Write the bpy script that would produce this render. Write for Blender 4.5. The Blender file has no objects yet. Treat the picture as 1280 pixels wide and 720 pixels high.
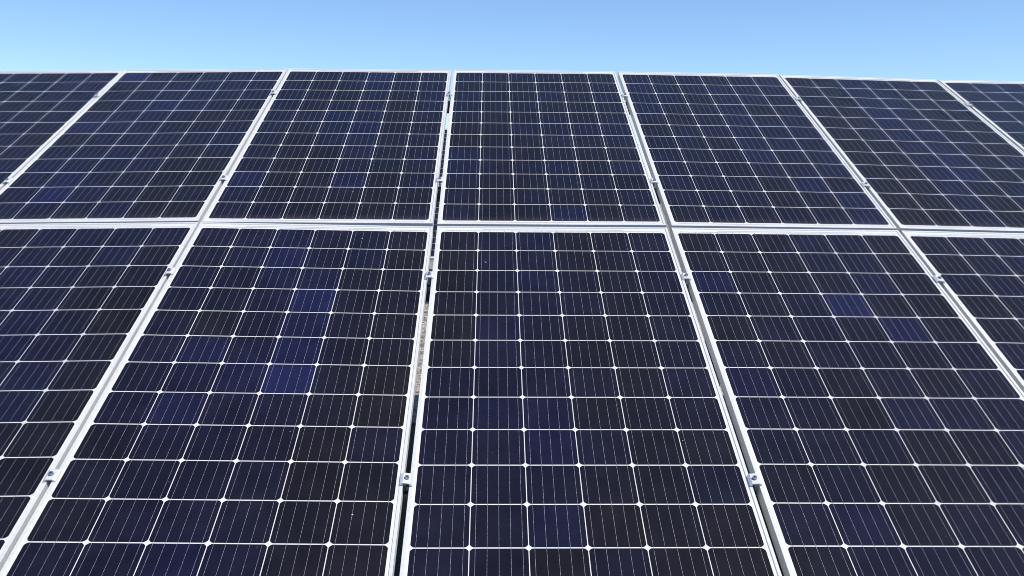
import bpy, bmesh, math, random
from mathutils import Matrix, Vector

R = math.radians
scene = bpy.context.scene
COL = scene.collection

# ------------------------------------------------------------------ helpers
def link(o, parent=None):
    COL.objects.link(o)
    if parent is not None:
        o.parent = parent
    return o

def tag(o, label=None, cat=None, group=None, kind=None):
    if label: o['label'] = label
    if cat: o['category'] = cat
    if group: o['group'] = group
    if kind: o['kind'] = kind
    return o

def empty(name, mat, label, cat, group=None):
    o = bpy.data.objects.new(name, None)
    o.empty_display_size = 0.1
    link(o)
    o.matrix_world = mat
    return tag(o, label, cat, group)

def mesh_obj(name, bm, mats, parent=None, smooth=False):
    me = bpy.data.meshes.new(name)
    bm.to_mesh(me); bm.free()
    for m in mats: me.materials.append(m)
    if smooth:
        for p in me.polygons: p.use_smooth = True
    return link(bpy.data.objects.new(name, me), parent)

def box(bm, x0, x1, y0, y1, z0, z1, mi=0):
    v = [bm.verts.new((x, y, z)) for z in (z0, z1) for y in (y0, y1) for x in (x0, x1)]
    for f in ((0, 2, 3, 1), (4, 5, 7, 6), (0, 1, 5, 4), (2, 6, 7, 3), (0, 4, 6, 2), (1, 3, 7, 5)):
        bm.faces.new([v[i] for i in f]).material_index = mi

def prism(bm, prof, axis, a, b, mi=0):
    """Extrude a closed 2-D profile along an axis (0 = x, 1 = y, 2 = z) from a to b."""
    def put(p, q):
        if axis == 0: return (q, p[0], p[1])
        if axis == 1: return (p[0], q, p[1])
        return (p[0], p[1], q)
    va = [bm.verts.new(put(p, a)) for p in prof]
    vb = [bm.verts.new(put(p, b)) for p in prof]
    n = len(prof)
    fs = [bm.faces.new(va), bm.faces.new(vb)]
    for i in range(n):
        fs.append(bm.faces.new((va[i], va[(i + 1) % n], vb[(i + 1) % n], vb[i])))
    for f in fs: f.material_index = mi
    bmesh.ops.recalc_face_normals(bm, faces=fs)

def ring_poly(r, n, cx=0, cy=0, ph=0):
    return [(cx + r * math.cos(ph + 2 * math.pi * i / n), cy + r * math.sin(ph + 2 * math.pi * i / n)) for i in range(n)]

# ------------------------------------------------------------------ materials
def new_mat(name):
    m = bpy.data.materials.new(name); m.use_nodes = True
    nt = m.node_tree
    return m, nt, nt.nodes, nt.links, nt.nodes['Principled BSDF']

def noise(N, L, scale, detail=3, rough=0.5, obj=True):
    tc = N.new('ShaderNodeTexCoord'); n = N.new('ShaderNodeTexNoise')
    n.inputs['Scale'].default_value = scale; n.inputs['Detail'].default_value = detail
    n.inputs['Roughness'].default_value = rough
    L.new(tc.outputs['Object'], n.inputs['Vector'])
    return n

def ramp(N, L, src, stops):
    r = N.new('ShaderNodeValToRGB')
    while len(r.color_ramp.elements) < len(stops): r.color_ramp.elements.new(0.5)
    for e, (p, c) in zip(r.color_ramp.elements, stops):
        e.position = p; e.color = (*c, 1)
    L.new(src, r.inputs['Fac'])
    return r

COAT_ROUGH = 0.035
def glassy(b):
    b.inputs['Coat Weight'].default_value = 1.0
    b.inputs['Coat Roughness'].default_value = COAT_ROUGH
    b.inputs['Coat IOR'].default_value = 1.17

# silicon cell: colour per cell from the mesh, fine mottling inside a cell, under glass
m_cell, nt, N, L, b = new_mat('silicon_cell')
at = N.new('ShaderNodeAttribute'); at.attribute_name = 'tint'
n1 = noise(N, L, 9.0, 4, 0.6)
r1 = ramp(N, L, n1.outputs['Fac'], [(0.3, (0.72, 0.72, 0.76)), (0.7, (1.25, 1.25, 1.3))])
mx = N.new('ShaderNodeMix'); mx.data_type = 'RGBA'; mx.blend_type = 'MULTIPLY'; mx.inputs[0].default_value = 1
L.new(at.outputs['Color'], mx.inputs[6]); L.new(r1.outputs['Color'], mx.inputs[7])
n2 = noise(N, L, 420.0, 2, 0.7)
r2 = ramp(N, L, n2.outputs['Fac'], [(0.3, (0.75, 0.75, 0.75)), (0.7, (1.28, 1.26, 1.22))])
mx2 = N.new('ShaderNodeMix'); mx2.data_type = 'RGBA'; mx2.blend_type = 'MULTIPLY'; mx2.inputs[0].default_value = 1
L.new(mx.outputs[2], mx2.inputs[6]); L.new(r2.outputs['Color'], mx2.inputs[7])
tcd = N.new('ShaderNodeTexCoord'); sx = N.new('ShaderNodeSeparateXYZ'); L.new(tcd.outputs['Object'], sx.inputs[0])
mr = N.new('ShaderNodeMapRange'); mr.inputs['From Min'].default_value = -0.905; mr.inputs['From Max'].default_value = -0.955
mr.inputs['To Min'].default_value = 0.0; mr.inputs['To Max'].default_value = 0.10
L.new(sx.outputs['Y'], mr.inputs['Value'])
nd = noise(N, L, 22.0, 4, 0.7)
md = N.new('ShaderNodeMath'); md.operation = 'MULTIPLY'; L.new(mr.outputs[0], md.inputs[0]); L.new(nd.outputs['Fac'], md.inputs[1])
nf = noise(N, L, 3.0, 5, 0.65)
mf = N.new('ShaderNodeMapRange'); mf.inputs['From Min'].default_value = 0.45; mf.inputs['From Max'].default_value = 0.8; mf.inputs['To Max'].default_value = 0.012
L.new(nf.outputs['Fac'], mf.inputs['Value'])
ma = N.new('ShaderNodeMath'); ma.operation = 'ADD'; L.new(md.outputs[0], ma.inputs[0]); L.new(mf.outputs[0], ma.inputs[1])
mxd = N.new('ShaderNodeMix'); mxd.data_type = 'RGBA'; mxd.inputs[7].default_value = (0.42, 0.36, 0.32, 1)
L.new(ma.outputs[0], mxd.inputs[0]); L.new(mx2.outputs[2], mxd.inputs[6])
L.new(mxd.outputs[2], b.inputs['Base Color'])
b.inputs['Roughness'].default_value = 0.6; b.inputs['Specular IOR Level'].default_value = 0.05
glassy(b)

m_back, nt, N, L, b = new_mat('white_backsheet')
n1 = noise(N, L, 6.0, 3)
r1 = ramp(N, L, n1.outputs['Fac'], [(0.3, (0.58, 0.565, 0.54)), (0.7, (0.66, 0.645, 0.62))])
L.new(r1.outputs['Color'], b.inputs['Base Color'])
b.inputs['Roughness'].default_value = 0.6
glassy(b)

m_ribbon, nt, N, L, b = new_mat('tinned_ribbon')
n1 = noise(N, L, 130.0, 2, 0.5)
r1 = ramp(N, L, n1.outputs['Fac'], [(0.36, (0.09, 0.09, 0.12)), (0.64, (0.30, 0.29, 0.34))])
L.new(r1.outputs['Color'], b.inputs['Base Color'])
b.inputs['Roughness'].default_value = 0.45
glassy(b)

m_cross, nt, N, L, b = new_mat('cross_ribbon')
b.inputs['Base Color'].default_value = (0.55, 0.55, 0.57, 1); b.inputs['Roughness'].default_value = 0.5
glassy(b)

m_speck, nt, N, L, b = new_mat('dirt_speck')
b.inputs['Base Color'].default_value = (0.5, 0.48, 0.44, 1); b.inputs['Roughness'].default_value = 0.9

def alu(name, lo, hi, metal, rough, sc=(2.0, 60.0)):
    m, nt, N, L, b = new_mat(name)
    n1 = noise(N, L, sc[0], 4, 0.6); n2 = noise(N, L, sc[1], 3, 0.6)
    ad = N.new('ShaderNodeMath'); ad.operation = 'MULTIPLY_ADD'; ad.inputs[1].default_value = 0.5
    mu = N.new('ShaderNodeMath'); mu.operation = 'MULTIPLY'; mu.inputs[1].default_value = 0.5
    L.new(n2.outputs['Fac'], mu.inputs[0]); L.new(n1.outputs['Fac'], ad.inputs[0]); L.new(mu.outputs[0], ad.inputs[2])
    r = ramp(N, L, ad.outputs[0], [(0.3, lo), (0.7, hi)])
    L.new(r.outputs['Color'], b.inputs['Base Color'])
    b.inputs['Metallic'].default_value = metal; b.inputs['Roughness'].default_value = rough
    return m

m_frame = alu('anodised_frame', (0.54, 0.54, 0.53), (0.68, 0.675, 0.665), 0.12, 0.42)
m_clamp = alu('clamp_aluminium', (0.62, 0.62, 0.62), (0.74, 0.74, 0.74), 0.25, 0.35)
m_bolt = alu('bolt_steel', (0.30, 0.32, 0.36), (0.45, 0.46, 0.50), 0.8, 0.3)
m_rail = alu('rail_aluminium', (0.20, 0.20, 0.20), (0.30, 0.30, 0.30), 0.3, 0.5)
m_steel = alu('galvanised_steel', (0.16, 0.17, 0.17), (0.26, 0.27, 0.27), 0.3, 0.55)
m_dark, nt, N, L, b = new_mat('dark_socket')
b.inputs['Base Color'].default_value = (0.03, 0.03, 0.035, 1)

# ground: beige gravel
m_ground, nt, N, L, b = new_mat('beige_gravel')
tc = N.new('ShaderNodeTexCoord')
vo = N.new('ShaderNodeTexVoronoi'); vo.inputs['Scale'].default_value = 32
L.new(tc.outputs['Object'], vo.inputs['Vector'])
sep = N.new('ShaderNodeSeparateColor'); L.new(vo.outputs['Color'], sep.inputs[0])
r1 = ramp(N, L, sep.outputs[0], [(0.0, (0.12, 0.105, 0.09)), (0.45, (0.27, 0.245, 0.205)), (1.0, (0.42, 0.39, 0.34))])
n1 = noise(N, L, 0.35, 4, 0.6)
r2 = ramp(N, L, n1.outputs['Fac'], [(0.3, (0.8, 0.8, 0.78)), (0.7, (1.1, 1.08, 1.05))])
mx = N.new('ShaderNodeMix'); mx.data_type = 'RGBA'; mx.blend_type = 'MULTIPLY'; mx.inputs[0].default_value = 1
L.new(r1.outputs['Color'], mx.inputs[6]); L.new(r2.outputs['Color'], mx.inputs[7])
L.new(mx.outputs[2], b.inputs['Base Color'])
bu = N.new('ShaderNodeBump'); bu.inputs['Strength'].default_value = 0.9; bu.inputs['Distance'].default_value = 0.02; bu.invert = True
L.new(vo.outputs['Distance'], bu.inputs['Height']); L.new(bu.outputs['Normal'], b.inputs['Normal'])
b.inputs['Roughness'].default_value = 0.9

m_shade_ground, nt, N, L, b = new_mat('shade_dark_ground')  # ground coloured dark to deepen the shade under the table
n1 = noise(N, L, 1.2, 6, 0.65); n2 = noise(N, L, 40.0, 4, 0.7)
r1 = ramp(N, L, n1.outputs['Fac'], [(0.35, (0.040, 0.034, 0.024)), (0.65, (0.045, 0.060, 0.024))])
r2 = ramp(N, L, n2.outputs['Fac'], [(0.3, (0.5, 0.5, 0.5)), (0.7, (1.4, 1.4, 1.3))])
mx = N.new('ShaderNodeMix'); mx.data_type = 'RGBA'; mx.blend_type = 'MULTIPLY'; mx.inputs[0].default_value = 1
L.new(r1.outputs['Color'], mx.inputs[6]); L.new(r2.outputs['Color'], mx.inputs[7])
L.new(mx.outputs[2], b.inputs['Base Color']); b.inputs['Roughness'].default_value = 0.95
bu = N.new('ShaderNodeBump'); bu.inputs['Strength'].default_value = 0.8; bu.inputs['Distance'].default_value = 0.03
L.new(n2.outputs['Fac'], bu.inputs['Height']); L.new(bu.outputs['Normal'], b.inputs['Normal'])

m_stone, nt, N, L, b = new_mat('loose_stone')
ge = N.new('ShaderNodeNewGeometry')
r1 = ramp(N, L, ge.outputs['Random Per Island'], [(0.0, (0.10, 0.085, 0.075)), (0.4, (0.28, 0.25, 0.21)), (1.0, (0.50, 0.47, 0.42))])
L.new(r1.outputs['Color'], b.inputs['Base Color']); b.inputs['Roughness'].default_value = 0.85

# ------------------------------------------------------------------ the table of panels
TILT = R(25)
Z0 = 1.324                         # height of the seam between the two rows of panels
T = Matrix.Translation((0, 0, Z0)) @ Matrix.Rotation(TILT, 4, 'X')

P = 0.1585                         # cell pitch
W = 0.988
SIDE = (W - 6 * P) / 2
TOP, BOT = 0.044, 0.034            # from the cell field to the outer edge of the frame
LEN = 12 * P + TOP + BOT
X0, X1 = -W / 2, W / 2
YT, YB = 6 * P + TOP, -6 * P - BOT # panel origin = middle of the cell field, on the glass
LIP = 0.0115
RISE = 0.0030
DEPTH = 0.036

def frame_mesh():
    bm = bmesh.new()
    # (inset from the outer edge, z)
    c = 0.0008
    prof = [(0, -DEPTH), (0, -0.021), (0.0009, -0.0202), (0.0009, -0.0188), (0, -0.018), (0, RISE - c), (c, RISE), (LIP - 0.0024, RISE), (LIP - 0.0004, 0.0004), (LIP, -0.0005),
            (0.0022, -0.0062), (0.0022, -DEPTH + 0.002), (0.024, -DEPTH + 0.002), (0.024, -DEPTH)]
    prof.insert(10, (LIP, -0.0062))
    rings = []
    for sx, sy in ((0, 0), (1, 0), (1, 1), (0, 1)):
        ring = []
        for d, z in prof:
            ring.append(bm.verts.new((X1 - d if sx else X0 + d, YT - d if sy else YB + d, z)))
        rings.append(ring)
    n = len(prof)
    for k in range(4):
        a, b_ = rings[k], rings[(k + 1) % 4]
        for i in range(n):
            bm.faces.new((a[i], a[(i + 1) % n], b_[(i + 1) % n], b_[i]))
    bmesh.ops.recalc_face_normals(bm, faces=bm.faces)
    me = bpy.data.meshes.new('frame'); bm.to_mesh(me); bm.free()
    me.materials.append(m_frame)
    return me

FRAME_ME = frame_mesh()

TINT = [(0.0078, 0.0072, 0.0082), (0.0072, 0.0069, 0.0110), (0.0067, 0.0070, 0.0168), (0.0070, 0.0077, 0.0235), (0.0076, 0.0086, 0.0335), (0.0090, 0.0106, 0.0520),
        (0.0080, 0.0098, 0.0205), (0.0086, 0.0110, 0.0265)]

def cell_outline(cx, cy):
    h = (P - 0.0026) / 2; hy = (P - 0.0041) / 2; c = 0.0094; k = 0.0038
    pts = []
    for sx, sy in ((1, 1), (-1, 1), (-1, -1), (1, -1)):
        a = (cx + sx * h, cy + sy * (hy - c)); b_ = (cx + sx * (h - c), cy + sy * hy)
        a1 = (cx + sx * (h - 0.0021), cy + sy * (hy - c + k)); b1 = (cx + sx * (h - c + k), cy + sy * (hy - 0.0021))
        seq = [a, a1, b1, b_]
        if sx * sy < 0: seq.reverse()
        pts += seq
    return pts

def laminate(name, rows, seed, specks=()):
    rnd = random.Random(seed)
    bm = bmesh.new()
    lay = bm.loops.layers.float_color.new('tint')
    e = 0.0026
    box(bm, X0 + e, X1 - e, YB + e, YT - e, -0.0055, 0.0, 0)
    tint = {}
    for r_ in range(12):
        for c_ in range(6):
            t = TINT[int(rows[r_][c_])]; j = rnd.uniform(0.9, 1.12); jb = rnd.uniform(0.92, 1.1)
            tint[r_, c_] = (t[0] * j, t[1] * j, t[2] * j * jb)
    for r_ in range(12):
        for c_ in range(6):
            cx = (c_ - 2.5) * P; cy = (5.5 - r_) * P
            f = bm.faces.new([bm.verts.new((x, y, 0.0003)) for x, y in cell_outline(cx, cy)])
            f.material_index = 1
            own = tint[r_, c_]
            for lp in f.loops:
                sx = 1 if lp.vert.co.x > cx else -1; sy = -1 if lp.vert.co.y > cy else 1
                nb = [tint.get((r_ + a, c_ + b_), own) for a, b_ in ((sy, 0), (0, sx), (sy, sx))]
                lp[lay] = tuple(0.66 * own[k] + 0.34 * sum(q[k] for q in nb) / 3 for k in range(3)) + (1,)
    w = 0.00045
    for c_ in range(6):
        for k in range(5):
            x = (c_ - 2.5) * P + (k - 2) * P / 5
            for a, b_ in ((-6 * P - 0.012, 6 * P + 0.016),):
                v = [bm.verts.new(q) for q in ((x - w, a, 0.0006), (x + w, a, 0.0006), (x + w, b_, 0.0006), (x - w, b_, 0.0006))]
                bm.faces.new(v).material_index = 2
    for y, hw, xs in ((6 * P + 0.0105, 0.0026, 0), (6 * P + 0.0215, 0.0026, 2), (-6 * P - 0.0105, 0.0026, 0)):
        a = -3 * P + 0.02 + xs * P * 0.5; b_ = 3 * P - 0.02 - xs * P * 0.5
        v = [bm.verts.new(q) for q in ((a, y - hw, 0.0009), (b_, y - hw, 0.0009), (b_, y + hw, 0.0009), (a, y + hw, 0.0009))]
        bm.faces.new(v).material_index = 3
    bmesh.ops.recalc_face_normals(bm, faces=[f for f in bm.faces if f.material_index == 0])
    sp = list(specks)
    for _ in range(7):
        sp.append((rnd.uniform(-0.46, 0.46), rnd.uniform(-0.93, 0.93), rnd.uniform(0.0007, 0.0018), 1.0, 0.0))
    for x, y, rad, asp, ang in sp:
        rad *= 0.7
        vs = []
        n = 9
        for i in range(n):
            t = 2 * math.pi * i / n; q = rad * rnd.uniform(0.75, 1.2)
            px, py = q * asp * math.cos(t), q * math.sin(t)
            vs.append(bm.verts.new((x + px * math.cos(ang) - py * math.sin(ang), y + px * math.sin(ang) + py * math.cos(ang), 0.0014)))
        top = bm.verts.new((x, y, 0.0014 + rad * 0.35))
        for i in range(n):
            bm.faces.new((vs[i], vs[(i + 1) % n], top)).material_index = 4
    me = bpy.data.meshes.new(name); bm.to_mesh(me); bm.free()
    for m in (m_back, m_cell, m_ribbon, m_cross, m_speck): me.materials.append(m)
    return me

def rand_rows(seed, base='1222223223'):
    rnd = random.Random(seed)
    return [''.join(rnd.choice(base) for _ in range(6)) for _ in range(12)]

ROWS = {
 'U0': rand_rows(5, '2222232212'),
 'U1': '522222 123222 223322 124321 333201 433222 022322 233212 322311 241211 252202 221311'.split(),
 'U2': '222412 212422 221313 212302 224302 212402 212312 211312 201212 401402 211101 221112'.split(),
 'U3': '222212 111212 311313 212112 211212 112222 011212 321111 312313 211221 212113 211412'.split(),
 'U4': '222123 322322 221222 312312 212322 122323 221322 222423 221223 222141 222113 121223'.split(),
 'U5': '113221 113211 113221 114211 013221 113311 003311 012412 013412 003121 003022 002012'.split(),
 'U6': rand_rows(11, '6676663676'),
 'L0': '213222 222131 223211 222211 222320 222321 222231 222331 222211 122201 221211 222122'.split(),
 'L1': '223221 224230 223311 222511 202411 242411 223510 242210 122202 222201 122211 223211'.split(),
 'L2': '123112 022112 023212 122212 032112 132112 222212 233112 223211 222112 223011 220211'.split(),
 'L3': '121221 111231 411131 212501 122141 212212 321212 220322 222113 121122 231222 122212'.split(),
 'L4': rand_rows(17, '1222212312'),
}
PU, PV = 1.007, 1.997
# each panel's own small misalignment on the rails (metres, radians), as real tables have
D = {
 'L2': (-0.00171, -0.00995, 0.00565, 0.00325, -0.00243, -0.00019),
 'U3': (-0.00332, -0.00816, 0.01365, 0.00364, -0.00235, 0.00094),
 'L1': (-0.00080, -0.00489, 0.01213, -0.00313, 0.01256, 0.00039),
 'L3': (-0.00147, -0.00845, 0.00672, 0.00051, 0.00350, -0.00031),
 'U2': (-0.00192, -0.00474, 0.00992, 0.00133, -0.00250, -0.00166),
 'U1': (0.00480, 0.00588, -0.00424, -0.00114, -0.02254, -0.00530),
 'U0': (0.01362, 0.02221, -0.02819, -0.00220, -0.02045, -0.01075),
 'U4': (-0.00078, -0.00796, 0.01080, 0.00344, 0.00761, 0.00346),
 'U5': (-0.00578, 0.00058, -0.00508, 0.00249, 0.02060, 0.00594),
 'U6': (-0.00501, 0.01486, -0.02221, 0.00066, 0.00881, 0.00973),
 'L0': (0.00593, 0.00457, 0.00646, -0.00610, -0.01974, -0.00004),
 'L4': (-0.00355, -0.00396, -0.00561, -0.00101, 0.01704, 0.00108),
}
LABEL = {
 'U0': 'upper row solar panel cut off by the left edge of the photo',
 'U1': 'upper row solar panel with one bright blue cell in its top left corner',
 'U2': 'upper row solar panel left of the sky gap, blue cells down its fourth column',
 'U3': 'upper row solar panel right of the sky gap, one blue cell in its bottom row',
 'U4': 'upper row solar panel above the panel with three bright blue cells',
 'U5': 'upper row solar panel with near black left columns and a blue third column',
 'U6': 'upper row solar panel cut off by the right edge of the photo',
 'L0': 'lower row solar panel cut off by the left edge of the photo',
 'L1': 'lower row solar panel left of the gravel gap, bright blue cells down its fourth column',
 'L2': 'lower row solar panel right of the gravel gap, dark cells in its right half',
 'L3': 'lower row solar panel with three scattered bright blue cells near its top',
 'L4': 'lower row solar panel cut off by the right edge of the photo',
}
SPECK_AT = {  # table plane (u, v, radius, stretch, angle)
 'L2': [(0.189, -0.264, 0.0022, 3.2, -0.5), (0.792, -0.661, 0.0022, 2.0, -1.0), (0.80, -1.33, 0.0018, 1.4, 0.3)],
 'L1': [(-0.327, -0.076, 0.0032, 1.0, 0), (-0.167, -1.642, 0.0032, 1.3, 0), (-0.40, -1.30, 0.0018, 1.0, 0)],
 'U1': [(-1.155, 1.714, 0.005, 1.0, 0)], 'U2': [(-0.09, 1.503, 0.0055, 1.0, 0), (-0.42, 0.36, 0.003, 1.0, 0)],
}
def euler(d):
    v = Vector(d[3:6]); a = v.length
    return Matrix.Rotation(a, 4, v) if a > 1e-9 else Matrix.Identity(4)

def nominal(n):
    return Vector(((int(n[1]) - (2 if n[0] == 'L' else 3)) * PU + 3 * P, (0 if n[0] == 'L' else PV) - 6 * P, 0))

LOCAL = {}
def add_panel(n, label, group, base=T, mesh=None, local=None):
    if local is None:
        d = D[n]
        local = Matrix.Translation(nominal(n) + Vector(d[:3])) @ euler(d)
        LOCAL[n] = local
    root = empty('solar_panel', base @ local, label, 'solar panel', group)
    link(bpy.data.objects.new('frame', FRAME_ME), root)
    if mesh is None:
        sp = [(u - local.translation.x, v - local.translation.y, a, s, g) for u, v, a, s, g in SPECK_AT.get(n, ())]
        mesh = laminate('glass_laminate', ROWS[n], sum(map(ord, n)) * 7 + 3, sp)
    link(bpy.data.objects.new('glass_laminate', mesh), root)
    return root

for n in ('U0', 'U1', 'U2', 'U3', 'U4', 'U5', 'U6', 'L0', 'L1', 'L2', 'L3', 'L4'):
    add_panel(n, LABEL[n], 'solar panels of the front table')

# the two corner panels that complete the table just beyond the picture
for n, near, step in (('far_left', 'L0', -1), ('far_right', 'L4', 1)):
    side = n.split('_')[1]
    loc = LOCAL[near] @ Matrix.Translation((step * PU, 0, 0))
    add_panel(n, 'lower row solar panel just beyond the %s edge of the photo' % side, 'solar panels of the front table',
              mesh=laminate('glass_laminate', rand_rows(40 + step), 60 + step), local=loc)

def edge(n, u, v):
    return LOCAL[n] @ Vector((u, v, 0))

# ------------------------------------------------------------------ clamps
def clamp_mesh():
    bm = bmesh.new()
    h = 0.021
    prof = [(-0.0180, 0.0), (-0.0180, 0.0022), (-0.0105, 0.0085), (0.0105, 0.0085), (0.0180, 0.0022), (0.0180, 0.0), (0.0098, 0.0), (0.0088, 0.0052), (-0.0088, 0.0052), (-0.0098, 0.0)]
    prism(bm, prof, 1, -h, h)
    me = bpy.data.meshes.new('body'); bm.to_mesh(me); bm.free(); me.materials.append(m_clamp)
    bm = bmesh.new()
    prism(bm, ring_poly(0.0075, 20), 2, 0.0085, 0.0099)
    prism(bm, ring_poly(0.0062, 20), 2, 0.0098, 0.0155)
    prism(bm, ring_poly(0.0033, 6), 2, 0.01555, 0.0158, 1)
    prism(bm, ring_poly(0.0036, 12), 2, -0.040, 0.0052)
    mb = bpy.data.meshes.new('bolt'); bm.to_mesh(mb); bm.free(); mb.materials.append(m_bolt); mb.materials.append(m_dark)
    return me, mb
CLAMP_ME, BOLT_ME = clamp_mesh()

SEEN_NAME = {'U0U1': 'leftmost upper seam', 'U1U2': 'second upper seam from the left', 'U2U3': 'upper gap that shows sky', 'U3U4': 'upper seam right of the central panel',
             'U4U5': 'second upper seam from the right', 'U5U6': 'rightmost upper seam', 'L0L1': 'leftmost lower seam', 'L1L2': 'lower gap that shows gravel',
             'L2L3': 'lower seam right of the central panel', 'L3L4': 'rightmost lower seam'}
SKIP = {('U5U6', 1), ('L3L4', 1)}          # outside the picture, kept off the labels below
def add_clamp(a, b_, v, which):
    pa = edge(a, X1, v - LOCAL[a].translation.y); pb = edge(b_, X0, v - LOCAL[b_].translation.y)
    mid = (pa + pb) / 2; mid.z = max(pa.z, pb.z) + RISE + 0.0004
    rot = (LOCAL[a].to_quaternion().slerp(LOCAL[b_].to_quaternion(), 0.5)).to_matrix().to_4x4()
    dx = (pb - pa); tilt = Matrix.Rotation(-math.atan2(dx.z, 0.03), 4, 'Y')
    key = a + b_
    lab = ('upper' if which == 0 else 'lower') + ' of the two aluminium clamps bridging the ' + SEEN_NAME[key]
    if (key, which) in SKIP: lab = 'aluminium clamp further down the ' + SEEN_NAME[key]
    root = empty('panel_clamp', T @ Matrix.Translation(mid) @ rot @ tilt, lab, 'clamp', 'clamps holding neighbouring panels')
    link(bpy.data.objects.new('body', CLAMP_ME), root)
    bo = link(bpy.data.objects.new('bolt', BOLT_ME), root)
    bo.rotation_euler = (0, 0, random.Random(key + str(which)).uniform(0, 1))
for r_, vs in (('U', (1.607, 0.480)), ('L', (-0.378, -1.508))):
    k = sorted(n for n in LOCAL if n[0] == r_)
    for a, b_ in zip(k, k[1:]):
        for i, v in enumerate(vs): add_clamp(a, b_, v, i)

# ------------------------------------------------------------------ mounting frames
def rail_profile(y, top):
    d, w, t = 0.062, 0.021, 0.003
    return [(y - w, top - d), (y + w, top - d), (y + w, top), (y + 0.007, top), (y + 0.007, top - 0.012), (y - 0.007, top - 0.012), (y - 0.007, top), (y - w, top)]

def straight(v, x0, x1):
    return [(x0, 0), (x1, 0)]

def followed(v, x0, x1):
    # the rail dips and rises with the panels it carries: lowest panel underside at each seam
    r_ = 'U' if v > 0 else 'L'
    k = sorted(n for n in LOCAL if n[0] == r_)
    ends = []
    for n in k:
        ends.append((edge(n, X0, v - LOCAL[n].translation.y), edge(n, X1, v - LOCAL[n].translation.y)))
    pts = [(x0, ends[0][0].z)]
    for (a0, a1), (b0, b1) in zip(ends, ends[1:]):
        pts.append(((a1.x + b0.x) / 2, min(a1.z, b0.z)))
    pts.append((x1, ends[-1][1].z))
    return pts

def mounting(base, x0, x1, rails, stations, label, sag, top=-DEPTH - 0.002):
    root = empty('mounting_frame', base, label, 'mounting frame')
    inv = base.inverted()
    for v in rails:
        bm = bmesh.new()
        secs = [[bm.verts.new((x, y, z + dz)) for y, z in rail_profile(v, top)] for x, dz in sag(v, x0, x1)]
        n = len(secs[0])
        for sa, sb in zip(secs, secs[1:]):
            for i in range(n): bm.faces.new((sa[i], sa[(i + 1) % n], sb[(i + 1) % n], sb[i]))
        bm.faces.new(secs[0]); bm.faces.new(secs[-1])
        bmesh.ops.recalc_face_normals(bm, faces=bm.faces)
        mesh_obj('rail', bm, [m_rail], root)
    rt = top - 0.0635 - (0.032 if sag is followed else 0)
    for x in stations:
        bm = bmesh.new()
        w, h, t = 0.03, 0.11, 0.004
        prism(bm, [(x - w, rt - h), (x + w, rt - h), (x + w, rt - h + t), (x - w + t, rt - h + t), (x - w + t, rt - t), (x + w, rt - t), (x + w, rt), (x - w, rt)], 1, -1.80, 1.80)
        mesh_obj('rafter', bm, [m_steel], root)
        for v in (-1.15, 1.15):
            # a plumb C-section post from the ground to the rafter, in the frame's own axes
            pw = base @ Vector((x + 0.038, v, rt - 0.06))
            bm = bmesh.new()
            a, d_, t = 0.035, 0.05, 0.005
            prism(bm, [(-a + 0.037, -d_), (a + 0.037, -d_), (a + 0.037, -d_ + t), (-a + 0.037 + t, -d_ + t), (-a + 0.037 + t, d_ - t), (a + 0.037, d_ - t), (a + 0.037, d_), (-a + 0.037, d_)], 2, -pw.z - 0.3, 0.05)
            bm.transform(inv @ Matrix.Translation(pw))
            mesh_obj('post', bm, [m_steel], root)
    return root

mounting(T, -3.15, 4.15, (1.607, 0.480, -0.378, -1.508), (-2.62, -0.62, 1.38, 3.38), 'grey metal rails and posts under the front table, glimpsed through the gaps between panels', followed)

# ------------------------------------------------------------------ the table behind, glimpsed through the gap
T2Y, T2Z = 8.72, 1.394
T2 = Matrix.Translation((0, T2Y, T2Z)) @ Matrix.Rotation(TILT, 4, 'X')
far_rows = rand_rows(23, '0111112112')
FAR = laminate('glass_laminate', far_rows, 99)
for i in range(3):
    for r_ in (0, 1):
        pos = ('lower', 'upper')[r_]
        lab = ('%s of the two solar panels glimpsed through the gap on the table behind' if i == 1 else '%s row solar panel of the table behind, hidden by the front table') % pos
        cx = -2.28 + i * PU
        add_panel('far', lab, 'solar panels of the table behind', base=T2, mesh=FAR,
                  local=Matrix.Translation((cx + 0.5, (-6 * P) if r_ == 0 else PV - 6 * P, 0)))
mounting(T2, -2.4, 1.3, (1.607, 0.480, -0.378, -1.508), (-2.0, 0.9), 'grey metal rails and posts under the table behind', straight)

# ------------------------------------------------------------------ ground and loose stones
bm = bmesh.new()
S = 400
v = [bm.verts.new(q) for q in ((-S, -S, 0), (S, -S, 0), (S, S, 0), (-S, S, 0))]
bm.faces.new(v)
g = mesh_obj('ground', bm, [m_shade_ground]); tag(g, kind='structure')
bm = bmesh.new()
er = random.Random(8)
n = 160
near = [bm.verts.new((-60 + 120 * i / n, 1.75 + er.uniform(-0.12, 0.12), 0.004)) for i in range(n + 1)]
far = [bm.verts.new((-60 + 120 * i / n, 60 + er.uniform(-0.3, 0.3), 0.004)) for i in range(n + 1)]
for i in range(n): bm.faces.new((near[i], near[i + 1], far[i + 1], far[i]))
g = mesh_obj('gravel_yard', bm, [m_ground]); tag(g, kind='structure')

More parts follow.
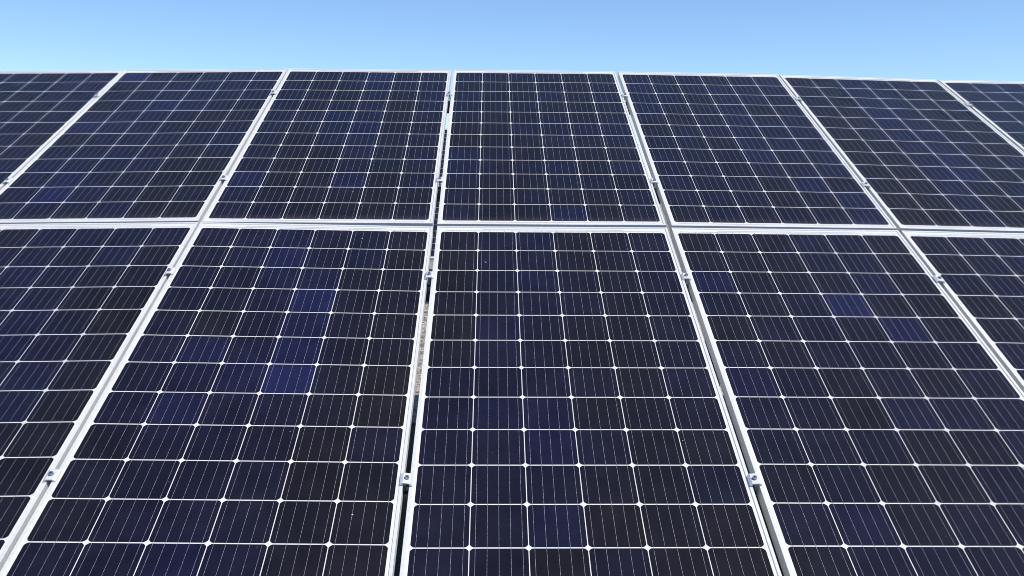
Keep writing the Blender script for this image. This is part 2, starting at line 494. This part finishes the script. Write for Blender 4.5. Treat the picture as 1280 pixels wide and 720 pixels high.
rnd = random.Random(4)
verts, faces = [], []
bmi = bmesh.new(); bmesh.ops.create_icosphere(bmi, subdivisions=1, radius=1.0)
iv = [v.co.copy() for v in bmi.verts]; ifc = [[v.index for v in f.verts] for f in bmi.faces]; bmi.free()
for i in range(7000):
    x = rnd.uniform(-1.5, 0.6); y = 1.7 + 9.0 * rnd.random() ** 1.2
    s = 0.006 + 0.016 * rnd.random() ** 2
    rot = Matrix.Rotation(rnd.uniform(0, 6.28), 3, 'Z') @ Matrix.Rotation(rnd.uniform(0, 6.28), 3, 'X')
    sc = (rnd.uniform(0.8, 1.3), rnd.uniform(0.7, 1.1), rnd.uniform(0.5, 0.8))
    o = len(verts)
    for c in iv:
        q = rot @ Vector((c.x * sc[0] * rnd.uniform(.85, 1.15), c.y * sc[1] * rnd.uniform(.85, 1.15), c.z * sc[2])) * s
        verts.append((x + q.x, y + q.y, s * 0.35 + q.z))
    faces += [[o + k for k in f] for f in ifc]
me = bpy.data.meshes.new('loose_gravel'); me.from_pydata(verts, [], faces); me.materials.append(m_stone)
st = link(bpy.data.objects.new('loose_gravel', me))
tag(st, 'beige loose gravel on the ground behind the front table, seen through the gap', 'gravel', kind='stuff')

# ------------------------------------------------------------------ light and sky
SUN = Vector((0.41, -0.27, 0.871)).normalized()
sd = bpy.data.lights.new('sun', 'SUN'); sd.energy = 3.6; sd.angle = R(0.53); sd.color = (1.0, 0.95, 0.87)
so = link(bpy.data.objects.new('sun', sd)); so.rotation_euler = SUN.to_track_quat('Z', 'Y').to_euler()
so.location = SUN * 30

w = bpy.data.worlds.new('World'); scene.world = w; w.use_nodes = True
N, L = w.node_tree.nodes, w.node_tree.links
sky = N.new('ShaderNodeTexSky'); sky.sky_type = 'NISHITA'; sky.sun_disc = False
sky.sun_elevation = math.asin(SUN.z); sky.sun_rotation = math.atan2(SUN.x, SUN.y)
sky.altitude = 300; sky.air_density = 0.9; sky.dust_density = 0.1; sky.ozone_density = 7.0
bg = N['Background']; bg.inputs['Strength'].default_value = 0.122
L.new(sky.outputs[0], bg.inputs['Color'])

# ------------------------------------------------------------------ camera
cd = bpy.data.cameras.new('camera'); co = link(bpy.data.objects.new('camera', cd))
cd.sensor_width = 36; cd.lens = 1158.592 / 1280 * 36; cd.clip_start = 0.05; cd.clip_end = 2000
right = Vector((0.99969488, -0.01680681, 0.01810192)); down = Vector((0.00642788, -0.53058373, -0.84760816)); fwd = Vector((0.02385017, 0.84746589, -0.53031381))
M = Matrix(((right.x, -down.x, -fwd.x, 0.20707), (right.y, -down.y, -fwd.y, -3.47638), (right.z, -down.z, -fwd.z, 1.89673), (0, 0, 0, 1)))
co.matrix_world = T @ M
scene.camera = co
scene.cycles.filter_width = 0.95

scene.view_settings.view_transform = 'Standard'; scene.view_settings.look = 'None'
scene.view_settings.exposure = 0.45; scene.view_settings.gamma = 1.0; scene.view_settings.use_curve_mapping = False
